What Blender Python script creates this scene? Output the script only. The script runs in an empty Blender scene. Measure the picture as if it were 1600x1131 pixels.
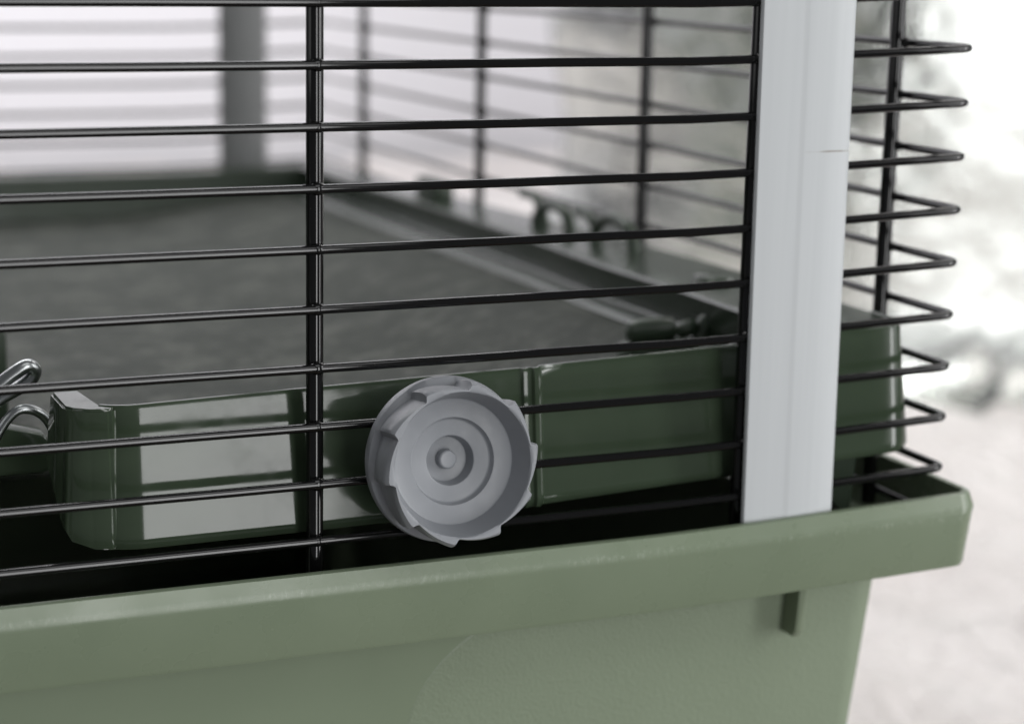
import bpy, bmesh, math, random
from mathutils import Vector, Matrix, noise
random.seed(7)
S = bpy.context.scene
COL = S.collection
R = math.radians

# ------------------------------------------------------------------ camera
cam_data = bpy.data.cameras.new('camera')
cam = bpy.data.objects.new('camera', cam_data); COL.objects.link(cam)
cam.location = (-0.22319, -0.31226, 0.10534)
cam.rotation_euler = (R(77.2776), R(-1.2460), R(-22.6881))
cam_data.sensor_width = 36.0
cam_data.lens = 36.0 * 3141.75 / 1600
cam_data.clip_start = 0.01; cam_data.clip_end = 50
cam_data.dof.use_dof = True
cam_data.dof.focus_distance = 0.336
cam_data.dof.aperture_fstop = 13.5
S.camera = cam

# ------------------------------------------------------------------ world, lamps, exposure
world = bpy.data.worlds.new('World'); S.world = world; world.use_nodes = True
bg = world.node_tree.nodes['Background']
bg.inputs[0].default_value = (0.93, 0.95, 1.0, 1); bg.inputs[1].default_value = 0.13

def area(name, loc, target, sx, sy, radiance, col=(1, 1, 1)):
    d = bpy.data.lights.new(name, 'AREA'); d.shape = 'RECTANGLE'; d.size = sx; d.size_y = sy
    d.energy = radiance * math.pi * sx * sy; d.color = col
    o = bpy.data.objects.new(name, d); COL.objects.link(o)
    o.location = loc
    o.rotation_euler = (Vector(target) - Vector(loc)).to_track_quat('-Z', 'Y').to_euler()
    return o
area('front_softbox', (0.066, -1.0, 0.05), (0.066, 0.0, 0.05), 0.262, 0.92, 6.0)
area('ceiling_softbox', (-0.1, -0.75, 1.1), (-0.08, 0.05, 0.0), 0.9, 0.7, 1.6)
area('right_softbox', (0.92, -0.43, 0.36), (0.0, 0.55, 0.1), 1.0, 0.9, 1.65)
area('strip_softbox', (0.67, -0.53, 0.10), (0.0, 0.0, 0.10), 0.14, 0.95, 8.0)
area('left_fill', (-1.3, -0.12, 0.35), (-0.2, 0.05, 0.1), 0.8, 0.8, 0.8)  # added fill lamp for the dim band along the upright wires
area('table_fill', (0.78, 0.50, 0.85), (0.5, 0.42, -0.13), 0.5, 0.5, 3.0, (1, .96, .94))  # added fill lamp that brightens the table sheet behind the cage
area('back_softbox', (-0.2, 0.95, 1.1), (0.1, 1.6, 0.1), 1.4, 0.5, 11.5)

S.view_settings.view_transform = 'Standard'; S.view_settings.look = 'None'
S.view_settings.gamma = 1; S.view_settings.exposure = 0; S.view_settings.use_curve_mapping = False
S.render.engine = 'CYCLES'
S.cycles.use_denoising = True
S.cycles.max_bounces = 8

# ------------------------------------------------------------------ materials
class NT:
    def __init__(s, name):
        s.m = bpy.data.materials.new(name); s.m.use_nodes = True
        s.t = s.m.node_tree; s.b = s.t.nodes['Principled BSDF']
    def n(s, kind, **kw):
        o = s.t.nodes.new(kind)
        for k, v in kw.items():
            if k in o.inputs: o.inputs[k].default_value = v
            else: setattr(o, k, v)
        return o
    def l(s, a, b): s.t.links.new(a, b)
    def coords(s):
        return s.n('ShaderNodeTexCoord').outputs['Object']
    def noise(s, scale, detail=3, rough=.5, vec=None):
        o = s.n('ShaderNodeTexNoise'); o.inputs['Scale'].default_value = scale
        o.inputs['Detail'].default_value = detail; o.inputs['Roughness'].default_value = rough
        s.l(vec or s.coords(), o.inputs['Vector']); return o.outputs['Fac']
    def ramp(s, fac, stops):
        r = s.n('ShaderNodeValToRGB'); e = r.color_ramp.elements
        while len(e) < len(stops): e.new(0.5)
        for el, (p, c) in zip(e, stops):
            el.position = p; el.color = c if len(c) == 4 else (*c, 1)
        s.l(fac, r.inputs[0]); return r.outputs[0]
    def mapr(s, v, a, b, c, d):
        m = s.n('ShaderNodeMapRange'); s.l(v, m.inputs[0])
        for i, q in zip((1, 2, 3, 4), (a, b, c, d)): m.inputs[i].default_value = q
        return m.outputs[0]
    def bump(s, h, strength, dist, normal=None):
        b = s.n('ShaderNodeBump'); b.inputs['Strength'].default_value = strength
        b.inputs['Distance'].default_value = dist; s.l(h, b.inputs['Height'])
        if normal: s.l(normal, b.inputs['Normal'])
        return b.outputs[0]
    def math(s, op, a, b=None):
        m = s.n('ShaderNodeMath', operation=op)
        for i, v in enumerate((a, b)):
            if v is None: continue
            if isinstance(v, (int, float)): m.inputs[i].default_value = v
            else: s.l(v, m.inputs[i])
        return m.outputs[0]
    def set(s, **kw):
        for k, v in kw.items():
            i = s.b.inputs[k.replace('_', ' ')]
            if isinstance(v, (int, float, tuple)): i.default_value = v
            else: s.l(v, i)

def plastic(name, col, rough, var=.08, scale=60, bump=.02, coat=0):
    m = NT(name)
    f = m.noise(scale, 4)
    lo = tuple(c * (1 - var) for c in col); hi = tuple(c * (1 + var) for c in col)
    m.set(Base_Color=m.ramp(f, [(.3, lo), (.7, hi)]))
    r = m.noise(scale * 4, 3)
    m.set(Roughness=m.mapr(r, .3, .7, rough * .85, rough * 1.15))
    if bump: m.set(Normal=m.bump(m.noise(900, 2), bump, .0003))
    return m

M = {}
# light green tub, smooth part and rim
m = plastic('green_plastic', (.175, .215, .145), .42, .05, 40, .03); M['green'] = m.m
# rim with a scuffed bevel
m = NT('green_rim')
co = m.coords()
f = m.noise(40, 4)
base = m.ramp(f, [(.3, (.165, .205, .138)), (.7, (.183, .224, .152))])
sep = m.n('ShaderNodeSeparateXYZ'); m.l(co, sep.inputs[0])
mp = m.n('ShaderNodeMapping'); m.l(co, mp.inputs[0]); mp.inputs['Scale'].default_value = (1.0, 1.0, .35)
sc_n = m.noise(1500, 4, .7, mp.outputs[0])
crease = m.math('ABSOLUTE', m.math('SUBTRACT', sep.outputs[2], -.0071))
line = m.mapr(crease, 0, .0011, 1, 0)
big = m.mapr(m.noise(35, 2), .4, .6, .25, 1)
scr = m.math('MULTIPLY', m.math('MULTIPLY', m.mapr(sc_n, .50, .66, 0, .8), line), big)
mix = m.n('ShaderNodeMix', data_type='RGBA'); m.l(scr, mix.inputs['Factor']); m.l(base, mix.inputs['A']); mix.inputs['B'].default_value = (.30, .345, .27, 1)
m.set(Base_Color=mix.outputs['Result'], Roughness=m.mapr(m.noise(120, 3), .3, .7, .24, .34), Normal=m.bump(m.noise(700, 2), .05, .0003))
M['rim'] = m.m
# tub wall: leather grain beyond a circular boundary
m = NT('green_tub')
co = m.coords(); sep = m.n('ShaderNodeSeparateXYZ'); m.l(co, sep.inputs[0])
CX, CZ, CR = -.0805, -.0460, .0250
dx = m.math('SUBTRACT', sep.outputs[0], CX); dz = m.math('SUBTRACT', sep.outputs[2], CZ)
dist = m.math('SQRT', m.math('ADD', m.math('MULTIPLY', dx, dx), m.math('MULTIPLY', dz, dz)))
inside = m.mapr(dist, CR - .0002, CR + .0002, 1, 0)
right = m.mapr(sep.outputs[0], CX - .0005, CX + .0005, 0, 1)
mask = m.math('MAXIMUM', inside, right)
grain = m.n('ShaderNodeTexVoronoi'); m.l(co, grain.inputs['Vector']); grain.inputs['Scale'].default_value = 1500
g2 = m.noise(1900, 2)
h = m.math('MULTIPLY', m.math('ADD', grain.outputs['Distance'], g2), mask)
f = m.noise(35, 4)
m.set(Base_Color=m.ramp(f, [(.3, (.185, .228, .155)), (.7, (.202, .247, .170))]),
      Roughness=m.mapr(mask, 0, 1, .28, .6), Normal=m.bump(h, .20, .0005))
M['tub'] = m.m
# darker glossy shelf green
m = NT('dark_green_gloss')
f = m.noise(50, 4)
m.set(Base_Color=m.ramp(f, [(.3, (.037, .054, .033)), (.7, (.044, .062, .039))]),
      Roughness=m.math('ADD', m.mapr(m.noise(90, 5, .65), .35, .7, .05, .14), m.mapr(m.noise(55, 6, .7), .54, .72, 0, .10)), Normal=m.bump(m.noise(60, 2), .12, .0006))
M['dark'] = m.m
m = plastic('dark_green_lip', (.036, .050, .035), .22, .1, 60); M['lip'] = m.m
m = plastic('dark_green_matt', (.036, .054, .034), .35, .1, 60); M['darkmatt'] = m.m
# dusty shelf floor
m = NT('dusty_floor')
a = m.noise(55, 7, .78); b = m.noise(240, 4, .7)
s_ = m.math('ADD', m.math('MULTIPLY', a, .65), m.math('MULTIPLY', b, .35))
m.set(Base_Color=m.ramp(s_, [(.42, (.012, .018, .011)), (.50, (.024, .030, .021)), (.585, (.072, .078, .064))]), Roughness=.75, Normal=m.bump(b, .3, .0008))
M['floor'] = m.m
# black powder coated wire
m = NT('black_wire')
sp = m.noise(1800, 2, .5)
m.set(Base_Color=m.ramp(sp, [(.74, (.004, .004, .004)), (.80, (.035, .03, .026))]),
      Roughness=m.mapr(m.noise(160, 3), .3, .7, .035, .08), Normal=m.bump(m.noise(110, 1, .3), .02, .0002))
M['wire'] = m.m
# grey plastics
m = NT('grey_strip')
co = m.coords(); sep = m.n('ShaderNodeSeparateXYZ'); m.l(co, sep.inputs[0])
mp = m.n('ShaderNodeMapping'); m.l(co, mp.inputs[0]); mp.inputs['Scale'].default_value = (1, 1, .02)
f = m.noise(700, 3, .5, mp.outputs[0])
base = m.ramp(f, [(.3, (.465, .485, .495)), (.7, (.49, .51, .52))])
wz = m.math('ADD', m.math('ABSOLUTE', m.math('SUBTRACT', sep.outputs[2], .0640)), m.math('MULTIPLY', m.noise(300, 2), .0004))
mk = m.math('MULTIPLY', m.mapr(wz, .0002, .0004, 1, 0), m.mapr(sep.outputs[0], -.0365, -.031, 0, 1))
mk = m.math('MULTIPLY', mk, m.mapr(m.noise(500, 2), .3, .6, .3, 1))
mix = m.n('ShaderNodeMix', data_type='RGBA'); m.l(mk, mix.inputs['Factor']); m.l(base, mix.inputs['A']); mix.inputs['B'].default_value = (.2, .17, .14, 1)
m.set(Base_Color=mix.outputs['Result'], Roughness=.45, Normal=m.bump(f, .012, .0003)); M['strip'] = m.m
m = plastic('grey_strip_shaded', (.22, .225, .225), .6, .04, 60); M['strip_shaded'] = m.m  # back strip: same plastic as the front one, shade put into the colour
m = plastic('grey_knob', (.225, .236, .254), .40, .05, 90, .06); M['knob'] = m.m
m = NT('chrome_steel'); m.set(Base_Color=(.40, .42, .42, 1), Metallic=1.0, Roughness=.28); M['chrome'] = m.m
m = NT('brown_wood'); f = m.noise(14, 5, .6)
m.set(Base_Color=m.ramp(f, [(.3, (.085, .052, .032)), (.7, (.15, .095, .06))]), Roughness=.5); M['wood'] = m.m
# backdrop, table sheet, foil
m = NT('white_wall'); f = m.noise(3, 3)
m.set(Base_Color=m.ramp(f, [(.3, (.76, .75, .79)), (.7, (.80, .79, .83))]), Roughness=.9); M['white'] = m.m
m = NT('pearl_sheet'); f = m.noise(9, 5, .6); g = m.noise(28, 5, .65)
m.set(Base_Color=m.ramp(f, [(.3, (.70, .65, .63)), (.7, (.84, .80, .785))]), Metallic=.3, Roughness=.34, Normal=m.bump(g, .9, .03)); M['pearl'] = m.m
m = NT('silver_foil'); g = m.noise(42, 5, .6); g2 = m.noise(13, 3)
m.set(Base_Color=(.63, .645, .62, 1), Metallic=1.0, Roughness=.17, Normal=m.bump(g, .65, .006, m.bump(g2, .2, .02))); M['foil'] = m.m

# ------------------------------------------------------------------ builders
def zrise(x):                      # cage and rim kick up slightly towards the corner
    t = min(1, max(0, (x + .052) / .052)); return .0019 * t
def W(x, y): return zrise(x) - .0219 * y

def link(name, bm, mat, parent=None, smooth=True, warp=None, loc=None):
    if warp:
        for v in bm.verts: v.co.z += warp(v.co)
    me = bpy.data.meshes.new(name); bmesh.ops.recalc_face_normals(bm, faces=bm.faces); bm.to_mesh(me); bm.free()
    me.materials.append(M[mat])
    if smooth:
        for p in me.polygons: p.use_smooth = True
        me.set_sharp_from_angle(angle=R(38))
    o = bpy.data.objects.new(name, me); COL.objects.link(o)
    if parent: o.parent = parent
    return o
def thing(name, label, cat, loc=(0, 0, 0), group=None):
    o = bpy.data.objects.new(name, None); COL.objects.link(o); o.location = loc
    o['label'] = label; o['category'] = cat
    if group: o['group'] = group
    o.empty_display_size = .02
    return o
def keep(o, parent):               # parent without moving the world-placed mesh
    o.parent = parent; o.matrix_parent_inverse = Matrix.Translation(-Vector(parent.location)); return o

def tube(bm, pts, r, n=12, closed=False, rfun=None):
    pts = [Vector(p) for p in pts]; rings = []; N = len(pts)
    up = None
    for i, p in enumerate(pts):
        if closed: t = (pts[(i + 1) % N] - pts[i - 1])
        else: t = pts[min(i + 1, N - 1)] - pts[max(i - 1, 0)]
        t.normalize()
        if up is None: up = Vector((0, 0, 1)) if abs(t.z) < .9 else Vector((0, 1, 0))
        a = (up - t * up.dot(t)); 
        if a.length < 1e-6: a = t.orthogonal()
        a.normalize(); b = t.cross(a); up = a
        rr = rfun(i) if rfun else r
        rings.append([bm.verts.new(p + (a * math.cos(k * 2 * math.pi / n) + b * math.sin(k * 2 * math.pi / n)) * rr) for k in range(n)])
    M_ = N if closed else N - 1
    for i in range(M_):
        A, B = rings[i], rings[(i + 1) % N]
        for k in range(n): bm.faces.new((A[k], A[(k + 1) % n], B[(k + 1) % n], B[k]))
    if not closed:
        bm.faces.new(rings[0]); bm.faces.new(rings[-1][::-1])
def box(bm, x0, x1, y0, y1, z0, z1, bev=0, seg=2):
    g = bmesh.ops.create_cube(bm, size=1)
    for v in g['verts']:
        v.co = Vector(((x0 + x1) / 2 + v.co.x * (x1 - x0), (y0 + y1) / 2 + v.co.y * (y1 - y0), (z0 + z1) / 2 + v.co.z * (z1 - z0)))
    if bev:
        es = list({e for v in g['verts'] for e in v.link_edges})
        bmesh.ops.bevel(bm, geom=es, offset=bev, segments=seg, affect='EDGES', profile=.5)
def blob(bm, c, rx, ry, rz, u=12, v=8):
    g = bmesh.ops.create_uvsphere(bm, u_segments=u, v_segments=v, radius=1)
    for q in g['verts']: q.co = Vector(c) + Vector((q.co.x * rx, q.co.y * ry, q.co.z * rz))
def rrect(x0, x1, y0, y1, r, seg=8, sub=14):
    out = []
    cs = [((x1 - r, y0 + r), -90), ((x1 - r, y1 - r), 0), ((x0 + r, y1 - r), 90), ((x0 + r, y0 + r), 180)]
    for i, ((cx, cy), a0) in enumerate(cs):
        for k in range(seg + 1):
            a = R(a0 + 90 * k / seg); out.append((cx + r * math.cos(a), cy + r * math.sin(a)))
        (nx, ny), na = cs[(i + 1) % 4]
        p = out[-1]; q = (nx + r * math.cos(R(na)), ny + r * math.sin(R(na)))
        for k in range(1, sub): out.append((p[0] + (q[0] - p[0]) * k / sub, p[1] + (q[1] - p[1]) * k / sub))
    return out
def lerp_tab(tab, x):
    if x <= tab[0][0]: return tab[0][1]
    for (a, b), (c, d) in zip(tab, tab[1:]):
        if x <= c: return b + (d - b) * (x - a) / (c - a)
    return tab[-1][1]

X0, X1, Y0, Y1 = -.56, 0.0, 0.0, .40       # wire cage footprint
OX0, OX1, OY0, OY1 = X0 - .005, X1 + .005, Y0 - .005, Y1 + .005
ZT, ZB = -.0043, -.137                    # rim top, table

# ------------------------------------------------------------------ setting: wall, table
bm = bmesh.new(); box(bm, -3, 3, 1.7, 1.75, ZB - .3, 2.6)
o = link('backdrop', bm, 'white', smooth=False); o['kind'] = 'structure'
bm = bmesh.new()
bmesh.ops.create_grid(bm, x_segments=220, y_segments=180, size=1)
for v in bm.verts:
    x = v.co.x * 1.5 + .3; y = v.co.y * .835 + .815
    h = .020 * noise.noise(Vector((x * 8 + y * 3, y * 9, 0))) + .006 * noise.noise(Vector((x * 26, y * 26, 3))) - .017
    inside = -.62 < x < .05 and -.08 < y < .46
    z = ZB - .0005 if inside else ZB + max(h, -.027)
    if v.co.y < -.999: z = ZB - .029                     # front edge hangs down to the wood
    v.co = Vector((x, y, z))
o = link('table_sheet', bm, 'pearl'); o['kind'] = 'structure'
bm = bmesh.new(); box(bm, -1.4, 2.0, -.16, 1.68, ZB - .06, ZB - .03, .004)
o = link('tabletop', bm, 'wood'); o['kind'] = 'structure'

# crumpled foil standing behind the right end of the cage
r_dir = Vector((.524, .844, 0)).normalized()
Pc = Vector((cam.location.x, cam.location.y, 0)) + r_dir * 1.15
RF = .62; cen = Pc + r_dir * RF
bm = bmesh.new(); NU, NV = 110, 70; grid = []
a_mid = math.atan2(-r_dir.y, -r_dir.x)
for i in range(NU + 1):
    row = []
    for j in range(NV + 1):
        FL = .055; NA = 16
        a = a_mid + R(-16.0 + 3.5 * noise.noise(Vector((j * .09, 4.2, 0))) + (j - 30) * .09 + 68 * i / NU)
        if j < NA: ph = .5 * math.pi * j / NA; z = ZB - .026 + FL * (1 - math.cos(ph)); foot = (FL + .03 * noise.noise(Vector((i * .11, 8, 0))) + .02 * noise.noise(Vector((i * .3, 2, 0)))) * (1 - math.sin(ph))
        else: z = ZB - .026 + FL + .47 * (j - NA) / (NV - NA); foot = 0
        q = Vector((math.cos(a) * 9 * RF, math.sin(a) * 9 * RF, z * 7))
        w = .005 * noise.noise(q * 1.0) + .0025 * noise.noise(q * 2.7) + .0012 * abs(noise.noise(q * 6.1))
        rr = RF + w + foot
        z += w * .5 * (foot / FL)
        rr -= .040 * max(0, 1 - i / (.20 * NU)) ** 2       # the left end curls away
        row.append(bm.verts.new((cen.x + rr * math.cos(a), cen.y + rr * math.sin(a), z)))
    grid.append(row)
for i in range(NU):
    for j in range(NV): bm.faces.new((grid[i][j], grid[i + 1][j], grid[i + 1][j + 1], grid[i][j + 1]))
o = link('foil_sheet', bm, 'foil')
sol = o.modifiers.new('thickness', 'SOLIDIFY'); sol.thickness = .0006
o['label'] = 'crumpled silver foil sheet bulging behind the right end of the cage'; o['category'] = 'foil'

# ------------------------------------------------------------------ green base: tub + rim + ribs
base = thing('cage_base', 'light green plastic base tub with overhanging rim under the wires', 'cage base', (-.28, .2, ZB))
def tubwarp(co): return W(co.x, co.y) * max(0, (co.z - ZB) / (-ZB))
def loft(prof, rc, x0, x1, y0, y1, bm, closed=False, sub=26, cap_bottom=False):
    rings = []
    for (o_, z) in prof:
        pts = rrect(x0 - o_, x1 + o_, y0 - o_, y1 + o_, max(rc + o_, .0006), 10, sub)
        rings.append([bm.verts.new((x, y, z)) for x, y in pts])
    n = len(rings[0]); m_ = len(rings)
    for i in range(m_ if closed else m_ - 1):
        A, B = rings[i], rings[(i + 1) % m_]
        for k in range(n): bm.faces.new((A[k], A[(k + 1) % n], B[(k + 1) % n], B[k]))
    if cap_bottom: bm.faces.new(rings[-1])
    return rings
bm = bmesh.new()
# simple hollow lip: outer skirt, inner face and supporting ledge as one moulding
prof = [(-.0025, ZT - .0002), (-.0017, ZT), (-.0010, ZT - .0003), (-.0003, ZT - .0023), (0, ZT - .0031), (-.0002, ZT - .0042), (-.0013, ZT - .0140), (-.0016, ZT - .0147),
        (-.0022, ZT - .0149), (-.0028, ZT - .0145), (-.0034, ZT - .0142), (-.0150, ZT - .0144), (-.0172, ZT - .0144), (-.0172, ZT - .0126), (-.0150, ZT - .0122), (-.0036, ZT - .0120), (-.0030, ZT - .0112)]
loft(prof, .0052, OX0, OX1 + .0017, OY0, OY1, bm, closed=True)
rim = keep(link('rim', bm, 'rim', warp=tubwarp), base)
bm = bmesh.new()
def wall_o(z): return -.0146 - (ZT - .016 - z) * .105
zs = [ZT - .0135, ZT - .017, -.04, -.06, -.08, -.10, -.12, ZB + .006]
prof = [(wall_o(z), z) for z in zs] + [(wall_o(ZB) - .001, ZB + .002), (wall_o(ZB) - .004, ZB)]
inn = [(p[0] - .0022, max(p[1], ZB + .0025)) for p in prof[::-1]]
r1 = loft(prof, .024, OX0, OX1 + .0066, OY0, OY1, bm, cap_bottom=True)
r2 = loft(inn[1:], .024, OX0, OX1 + .0066, OY0, OY1, bm)
bm.faces.new(r2[0])
n = len(r1[0])
for k in range(n): bm.faces.new((r1[0][k], r1[0][(k + 1) % n], r2[-1][(k + 1) % n], r2[-1][k]))
tub = keep(link('tub', bm, 'tub', warp=tubwarp), base)
for rx in (-.0269, -.30, -.53):
    bm = bmesh.new()
    zt, zb = ZT - .0117, -.0322
    # fin standing off the tub wall, narrower at the bottom
    vs = []
    yw = lambda z: OY0 - wall_o(z) + .001
    for (xx) in (rx - .0008, rx + .0010):
        vs.append([bm.verts.new((xx, OY0 + .0090, zt)), bm.verts.new((xx, yw(zt), zt)), bm.verts.new((xx, yw(zb), zb)), bm.verts.new((xx, OY0 + .0116, zb)), bm.verts.new((xx, OY0 + .0104, zb + .0016))])
    a, b = vs
    bm.faces.new(a); bm.faces.new(b[::-1])
    for k in range(5): bm.faces.new((a[k], b[k], b[(k + 1) % 5], a[(k + 1) % 5]))
    bmesh.ops.bevel(bm, geom=list(bm.edges), offset=.0002, segments=1, affect='EDGES')
    keep(link('support_rib', bm, 'green', warp=tubwarp), base)

# ------------------------------------------------------------------ wire cage
wires = thing('wire_cage', 'black coated wire cage with pale grey corner strips', 'cage', (-.28, .2, -.012))
RH, RV = .00078, .00146
NLEV = 17
def loop_pts(z, k):
    r = .0022; pts = []
    raw = rrect(X0, X1, Y0, Y1, r, 5, 40)
    for (x, y) in raw:
        jz = .00009 * noise.noise(Vector((x * 30, y * 30, k * 7.3))); jy = .00010 * noise.noise(Vector((x * 25 + 9, y * 25, k * 5.1)))
        pts.append((x, y + jy, z + W(x, y) + jz))
    return pts
for k in range(-1, NLEV):
    bm = bmesh.new(); tube(bm, loop_pts(k * .01, k), RH, 18, closed=True)
    keep(link('horizontal_wire', bm, 'wire'), wires)
ZTOP = (NLEV - 1) * .01
def vwire(x, y, side):
    bm = bmesh.new(); off = RH + RV - .0003
    nx, ny = {'f': (0, 1), 'b': (0, -1), 'r': (-1, 0), 'l': (1, 0)}[side]
    px, py = x + nx * off, y + ny * off
    zs = [-.0125 + i * (ZTOP + .0145) / 60 for i in range(61)]
    tube(bm, [(px, py, z + W(x, y)) for z in zs], RV, 24)
    for k in range(-1, NLEV):           # weld beads under the thick coating
        c = (x + nx * (RH * .35), y + ny * (RH * .35), k * .01 + W(x, y))
        sw = 1 + .18 * random.uniform(-1, 1)
        if side in 'fb': blob(bm, c, .00150 * sw, .00112, .00112 * sw)
        else: blob(bm, c, .00112, .00150 * sw, .00112 * sw)
    return keep(link('vertical_wire', bm, 'wire'), wires)
for x in (-.1258, -.0439, -.2058, -.2858, -.3658, -.4458, -.5258): vwire(x, Y0, 'f')
for i in range(4): vwire(X1, .0221 + .1078 * i, 'r')
for x in (-.1258, -.2858, -.4458, -.5258): vwire(x, Y1, 'b')
for i in range(4): vwire(X0, .0221 + .1078 * i, 'l')

def strip(xa, xb, y, sgn, z0, z1, lean, inner=False):
    # extruded U channel: face with a shallow crease, folded edges
    w = xb - xa
    prof = [(0.0, -.0006), (0.0, -.0011), (.012, -.0015), (.035, -.0016), (.25, -.00170), (.42, -.00178), (.445, -.00182), (.465, -.00196), (.49, -.00198), (.73, -.00190), (.76, -.00184), (.955, -.0017), (.985, -.0014), (1.0, -.0010), (1.0, .0012),
            (.955, .0012), (.955, -.0007), (.5, -.0010), (.045, -.0006)] if not inner else [(0, -.0015), (1, -.0015), (1, .0030), (.9, .0042), (.45, .0048), (.08, .0022), (0, .0010)]
    bm = bmesh.new(); rings = []
    for i in range(13):
        z = z0 + (z1 - z0) * i / 12
        row = []
        for (u, d) in prof:
            x = xa + w * u + lean(z)
            row.append(bm.verts.new((x, y + sgn * d, z + W(x, y))))
        rings.append(row)
    n = len(prof)
    for A, B in zip(rings, rings[1:]):
        for k in range(n): bm.faces.new((A[k], A[(k + 1) % n], B[(k + 1) % n], B[k]))
    bm.faces.new(rings[0]); bm.faces.new(rings[-1][::-1])
    return keep(link('corner_strip', bm, 'strip_shaded' if inner else 'strip'), wires)
strip(-.04495, -.02585, Y0 - .0008, 1, -.0125, ZTOP + .004, lambda z: -.0009 * z / .09)
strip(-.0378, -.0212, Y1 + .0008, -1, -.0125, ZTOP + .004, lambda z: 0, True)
strip(-.535, -.516, Y0 - .0008, 1, -.0125, ZTOP + .004, lambda z: 0)
strip(-.535, -.516, Y1 + .0008, -1, -.0125, ZTOP + .004, lambda z: 0)

# ------------------------------------------------------------------ shelf tray inside
tray = thing('shelf_tray', 'dark glossy green shelf tray with low walls inside the cage', 'tray', (-.28, .2, 0))
TOPF = [(-.55, .0232), (-.17, .0236), (-.1625, .0238), (-.128, .0247), (-.083, .0256), (-.042, .0269), (-.0044, .0292)]
BOTF = [(-.55, -.0002), (-.1655, -.0001), (-.126, .0001), (-.082, .0006), (-.0434, .0025), (-.0024, .0043)]
RAIL = [(0.0, .0275), (.06, .0278), (.146, .0268), (.294, .0226), (.385, .0200), (.4, .0200)]
FLOOR = .0050
def front_path():
    P = []
    # left end sweeps in a wide curve, then runs straight with a double bead, then the right corner
    cx, cy, r = -.1535, .0175, .0095
    for k in range(0, 15):
        a = R(226 + 44 * k / 14); P.append((cx + r * 1.05 * math.cos(a), cy + r * math.sin(a), math.cos(a), math.sin(a)))
    x = -.1530
    while x < -.0870: P.append((x, .0080, 0, -1)); x += .006
    for (x, y) in [(-.0868, .0080), (-.0858, .0080), (-.0854, .0074), (-.0848, .0073), (-.0845, .0078), (-.0838, .0078), (-.0834, .0072), (-.0826, .0072), (-.0821, .0079), (-.0815, .0084)]:
        P.append((x, y, 0, -1))
    x = -.0760
    while x < -.011: P.append((x, .0084 - .0004 * (x + .076) / .064, 0, -1)); x += .006
    cx, cy, r = -.0092, .0128, .0048
    for k in range(0, 11):
        a = R(-90 + 90 * k / 10); P.append((cx + r * math.cos(a), cy + r * math.sin(a), math.cos(a), math.sin(a)))
    P.append((-.0044, .020, 1, 0))
    return P
def wall_mesh(P, zt, zb, fl, thick, out=.0030, closed=False):
    bm = bmesh.new(); rows = []
    for (x, y, nx, ny) in P:
        t, b = zt(x, y), zb(x, y)
        row = []
        for s in (0, .04, .08, .3, .6, .9, .97, 1.0):
            zz = b + (t - b) * s; o_ = out * (1 - s)
            if s == 0: o_ -= .0006
            if s == 1.0: o_ -= .0003
            row.append(bm.verts.new((x + nx * o_, y + ny * o_, zz)))
        row.append(bm.verts.new((x - nx * (thick - .0003), y - ny * (thick - .0003), t)))
        row.append(bm.verts.new((x - nx * thick, y - ny * thick, t - .0003)))
        row.append(bm.verts.new((x - nx * (thick + .001), y - ny * (thick + .001), fl(x, y) - .001)))
        row.append(bm.verts.new((x - nx * .0005 + nx * out * .0, y - ny * .0005, b + .0006)))
        rows.append(row)
    n = len(rows[0])
    for A, B in zip(rows, rows[1:]):
        for k in range(n): bm.faces.new((A[k], A[(k + 1) % n], B[(k + 1) % n], B[k]))
    bm.faces.new(rows[0]); bm.faces.new(rows[-1][::-1])
    return bm
flz = lambda x, y: FLOOR + W(x, y)
keep(link('front_wall', wall_mesh(front_path(), lambda x, y: lerp_tab(TOPF, x), lambda x, y: lerp_tab(BOTF, x), flz, .0012), 'dark'), tray)
keep(link('front_wall', wall_mesh([(x, .008, 0, -1) for x in (-.55, -.48, -.40, -.34, -.30)], lambda x, y: lerp_tab(TOPF, x), lambda x, y: lerp_tab(BOTF, x), flz, .0012), 'dark'), tray)
# end block that closes the wall beside the entrance
bm = bmesh.new()
top = [(-.1660, .0228), (-.1612, .0228), (-.1607, .0112), (-.1575, .0090), (-.1590, .0079), (-.1622, .0084), (-.1648, .0104), (-.1658, .0122)]
A = [bm.verts.new((x, y, .0237)) for x, y in top]
B = [bm.verts.new((x - .0012 * (1 if x < -.163 else 0), y - .002 * (1 if y < .013 else 0), z)) for (x, y), z in zip(top, (.012, .012, .001, 0.0004, -.0001, 0, .0012, .0040))]
bm.faces.new(A); bm.faces.new(B[::-1])
for k in range(8): bm.faces.new((A[k], B[k], B[(k + 1) % 8], A[(k + 1) % 8]))
bmesh.ops.bevel(bm, geom=[e for e in bm.edges], offset=.00045, segments=2, affect='EDGES')
keep(link('wall_end', bm, 'dark'), tray)
# floor
bm = bmesh.new()
bmesh.ops.create_grid(bm, x_segments=60, y_segments=34, size=1)
for v in bm.verts:
    x = -.28 + v.co.x * .262; y = .199 + v.co.y * .185
    t = min(1, max(0, (x + .085) / .052)); t = t * t * (3 - 2 * t)
    v.co = Vector((x, y, FLOOR + W(x, y) + t * (lerp_tab(RAIL, y) - .0100 - FLOOR)))
bmesh.ops.delete(bm, geom=[f for f in bm.faces if f.calc_center_median().y < .05 and -.31 < f.calc_center_median().x < -.150], context='FACES')
fo = link('tray_floor', bm, 'floor'); keep(fo, tray)
sm = fo.modifiers.new('thickness', 'SOLIDIFY'); sm.thickness = .002; sm.offset = -1
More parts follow.
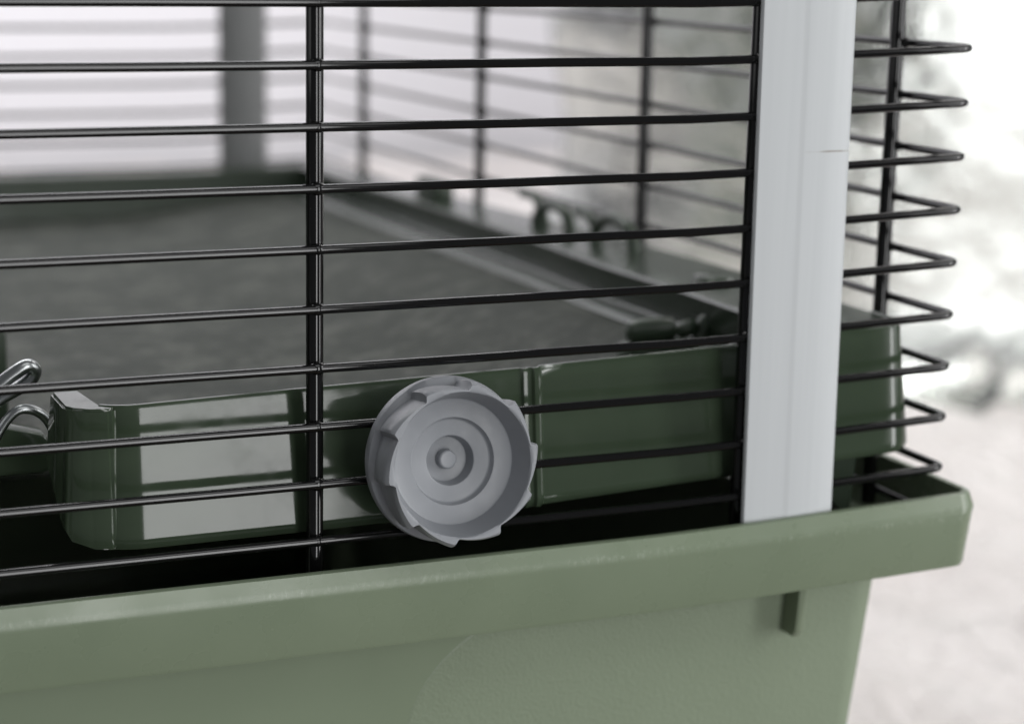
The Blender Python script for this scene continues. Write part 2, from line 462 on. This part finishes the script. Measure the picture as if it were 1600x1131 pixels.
# right wall: wide lip, inner face, ledge
def side_wall(mir):
    bm = bmesh.new(); rows = []
    for i in range(33):
        y = .012 + (.390 - .012) * i / 32
        t = lerp_tab(RAIL, y); fl = FLOOR; tp = .0155 * min(1, max(0, (y - .10) / .29))
        pr = [(-.0130, -.0120), (-.0120, .0018), (-.0026, .0030), (-.0044, t - .001), (-.0048, t - .0002), (-.0056, t), (-.0268 + tp, t), (-.0274 + tp, t - .0006), (-.0258 + tp, t - .0078), (-.0262 + tp, t - .0083), (-.0305 + tp * .9, t - .0090), (-.0312 + tp * .9, t - .0097), (-.0316, fl - .003), (-.0200, fl - .009)]
        row = []
        for (x, z) in pr:
            xx = x if not mir else (-.56 - x)
            row.append(bm.verts.new((xx, y, z + W(x if not mir else -.5, y))))
        rows.append(row)
    n = len(rows[0])
    for A, B in zip(rows, rows[1:]):
        for k in range(n): bm.faces.new((A[k], A[(k + 1) % n], B[(k + 1) % n], B[k]))
    bm.faces.new(rows[0]); bm.faces.new(rows[-1][::-1])
    return keep(link('side_wall', bm, 'lip'), tray)
side_wall(False); side_wall(True)
bm = bmesh.new(); rows = []
for i in range(30):
    x = -.555 + (.548) * i / 29
    pr = [(.3925, .001), (.3930, .003), (.3905, .0192), (.3895, .0200), (.3860, .0200), (.3850, .0194), (.3838, FLOOR + .001), (.383, FLOOR - .002)]
    rows.append([bm.verts.new((x, y, z + W(x, y))) for y, z in pr])
n = len(rows[0])
for A, B in zip(rows, rows[1:]):
    for k in range(n): bm.faces.new((A[k], A[(k + 1) % n], B[(k + 1) % n], B[k]))
bm.faces.new(rows[0]); bm.faces.new(rows[-1][::-1])
keep(link('back_wall', bm, 'darkmatt'), tray)
# latch loops on the right lip
def arch(y0, y1, h, r, x=-.0120):
    bm = bmesh.new(); pts = []
    t = lambda y: lerp_tab(RAIL, y) + W(x, y)
    for k in range(17):
        a = math.pi * k / 16; yy = (y0 + y1) / 2 - (y1 - y0) / 2 * math.cos(a)
        pts.append((x, yy, t(yy) - .001 + h * math.sin(a) ** .7))
    tube(bm, pts, r, 10)
    keep(link('latch_loop', bm, 'darkmatt'), tray)
arch(.1500, .1715, .0070, .0016); arch(.1130, .1350, .0075, .0016)
def hooklet(y0, y1, h):
    bm = bmesh.new(); x = -.012
    t = lambda y: lerp_tab(RAIL, y) + W(x, y)
    pts = [(x, y0, t(y0) - .001), (x, y0 + (y1 - y0) * .15, t(y0) + h * .55), (x, y0 + (y1 - y0) * .5, t(y0) + h * .95), (x, y1, t(y1) + h)]
    tube(bm, pts, .0014, 10); keep(link('latch_loop', bm, 'darkmatt'), tray)
hooklet(.1655, .1815, .0075); hooklet(.1330, .1460, .0060)
bm = bmesh.new(); tz = lerp_tab(RAIL, .247) + W(-.012, .247); box(bm, -.0155, -.0095, .238, .256, tz - .001, tz + .0060, .001)
keep(link('catch_block', bm, 'darkmatt'), tray)
# post and rounded pegs in the front right corner
bm = bmesh.new(); tz = .0272 + W(-.017, .066); box(bm, -.0205, -.0135, .060, .068, -.0, tz + .0022, .0012)
keep(link('corner_post', bm, 'dark'), tray)
def peg(pts, rs, mat='dark'):
    bm = bmesh.new(); tube(bm, pts, 0, 14, rfun=lambda i: rs[i]); keep(link('corner_peg', bm, mat), tray)
YP = .050
peg([(-.0442, YP, .0208), (-.0436, YP, .0208), (-.042, YP, .0209), (-.037, YP, .0210), (-.034, YP, .0211), (-.0330, YP, .0211)], [.0008, .0022, .0028, .0029, .0024, .0008], 'darkmatt')
peg([(-.0335, YP, .0205), (-.032, YP, .0207), (-.029, YP, .0213), (-.0275, YP, .0215)], [.0006, .0017, .0017, .0006], 'darkmatt')
peg([(-.0285, YP, .0110), (-.0280, YP, .0165), (-.0258, YP, .0220), (-.0236, YP, .0238), (-.0216, YP, .0225), (-.0206, YP, .017), (-.0200, YP, .0110)], [.0021] * 7, 'darkmatt')
bm = bmesh.new(); box(bm, -.0450, -.0190, YP - .003, YP + .004, FLOOR - .002, .0186, .0012); keep(link('corner_peg_seat', bm, 'darkmatt'), tray)

# ------------------------------------------------------------------ screw knob on the front wires
KC = Vector((-.1042, -.0012, .0132))
knob = thing('screw_knob', 'round grey plastic screw cap with saw-tooth grip clamped on front wires', 'knob', KC)
knob.rotation_euler = (R(-8.0), 0, 0)
H = .0110                                   # front face stands this far off the wires
NT_ = 10; NS = 260
def tooth(th):                              # 1 at the tip, easing to 0, then an abrupt step to the next tip
    u = ((R(9) - th) / (2 * math.pi) * NT_) % 1.0
    if u > .91: q = (u - .91) / .09; return q * q * (3 - 2 * q)
    return (1 - u / .91) ** 1.1
bm = bmesh.new(); rings = []
# (kind, radius, height above wires, tooth amplitude)
KP = [(.0115, .0008, 0), (.0136, .0008, 0), (.0141, .0011, 0), (.01425, .0018, 0), (.01420, .0027, 0), (.01405, .0032, 0), (.01265, .0038, .0009), (.01262, .0055, .0013), (.01262, .0080, .0015), (.01264, .0098, .00145), (.01258, .0104, .0013), (.01242, H, .0010),
      (.01225, H, .0002), (.01212, H - .0002, 0), (.01204, H - .0007, 0), (.01085, H - .0046, 0), (.01070, H - .0050, 0), (.01045, H - .00515, 0),
      (.00770, H - .00525, 0), (.00750, H - .00530, 0), (.00742, H - .00545, 0), (.00728, H - .0062, 0), (.0071, H - .00642, 0), (.00690, H - .0065, 0),
      (.0045, H - .0065, 0), (.00430, H - .0066, 0), (.00420, H - .0069, 0), (.00400, H - .0087, 0), (.0038, H - .0090, 0), (.0034, H - .0091, 0)]
for (r, h, amp) in KP:
    ring = []
    for i in range(NS):
        th = 2 * math.pi * i / NS
        rr = r + amp * tooth(th)
        ring.append(bm.verts.new((rr * math.cos(th), -h, rr * math.sin(th))))
    rings.append(ring)
for A, B in zip(rings, rings[1:]):
    for k in range(NS): bm.faces.new((A[k], A[(k + 1) % NS], B[(k + 1) % NS], B[k]))
bm.faces.new(rings[0]); bm.faces.new(rings[-1][::-1])
link('cap', bm, 'knob', knob)
bm = bmesh.new(); rings = []
for (r, h) in [(.00178, H - .0095), (.00166, H - .0080), (.00158, H - .0077), (.00145, H - .00755), (.0012, H - .0075), (.0004, H - .0075)]:
    rings.append([bm.verts.new((r * math.cos(2 * math.pi * i / 40), -h, r * math.sin(2 * math.pi * i / 40))) for i in range(40)])
for A, B in zip(rings, rings[1:]):
    for k in range(40): bm.faces.new((A[k], A[(k + 1) % 40], B[(k + 1) % 40], B[k]))
bm.faces.new(rings[0]); bm.faces.new(rings[-1][::-1])
link('centre_boss', bm, 'knob', knob)
bm = bmesh.new(); tube(bm, [(0, -.0015, 0), (0, .010, 0)], .004, 24); link('screw_shaft', bm, 'knob', knob)

# ------------------------------------------------------------------ chrome hooks beside the shelf entrance
def hook(name, label, pts, r):
    bm = bmesh.new(); fine = []
    P = [Vector(p) for p in pts]
    for i in range(len(P) - 1):                 # catmull-rom
        p0, p1, p2, p3 = P[max(i - 1, 0)], P[i], P[i + 1], P[min(i + 2, len(P) - 1)]
        for k in range(8):
            t = k / 8
            fine.append(.5 * ((2 * p1) + (-p0 + p2) * t + (2 * p0 - 5 * p1 + 4 * p2 - p3) * t * t + (-p0 + 3 * p1 - 3 * p2 + p3) * t ** 3))
    fine.append(P[-1]); N = len(fine)
    tube(bm, fine, r, 14, rfun=lambda i: r * min(1, .35 + min(i, N - 1 - i) * .3))
    o = link(name, bm, 'chrome'); o['label'] = label; o['category'] = 'hook'
    return o
hook('metal_hook', 'thick shiny metal hook end curling up above the thinner ring at the left edge', [(-.186, .034, .0125), (-.1800, .032, .0180), (-.1745, .0305, .0228), (-.1706, .030, .0258), (-.1684, .030, .0268), (-.1673, .0305, .0256), (-.1686, .031, .0236), (-.1735, .032, .0206), (-.181, .033, .015)], .00125)
hook('metal_hook', 'thin shiny metal ring arching beside the end of the green shelf wall', [(-.1775, .029, .004), (-.1760, .029, .0105), (-.1738, .0285, .0160), (-.1710, .028, .0194), (-.1681, .028, .0194), (-.1656, .0285, .0172), (-.1640, .029, .0125), (-.1645, .030, .006)], .00085)
# hinge plate the ring sits on, sloping down into the entrance
bm = bmesh.new(); box(bm, -.1905, -.1640, .034, .040, .006, .0180, .0015)
for v in bm.verts:
    if v.co.z > .010: v.co.z += max(-.006, (-.1705 - v.co.x) * .9) * (1 if v.co.x > -.172 else .1)
keep(link('hinge_plate', bm, 'dark'), tray)
bm = bmesh.new(); box(bm, -.1780, -.1630, .088, .096, FLOOR - .004, .0215, .0015)
keep(link('entrance_post', bm, 'darkmatt'), tray)
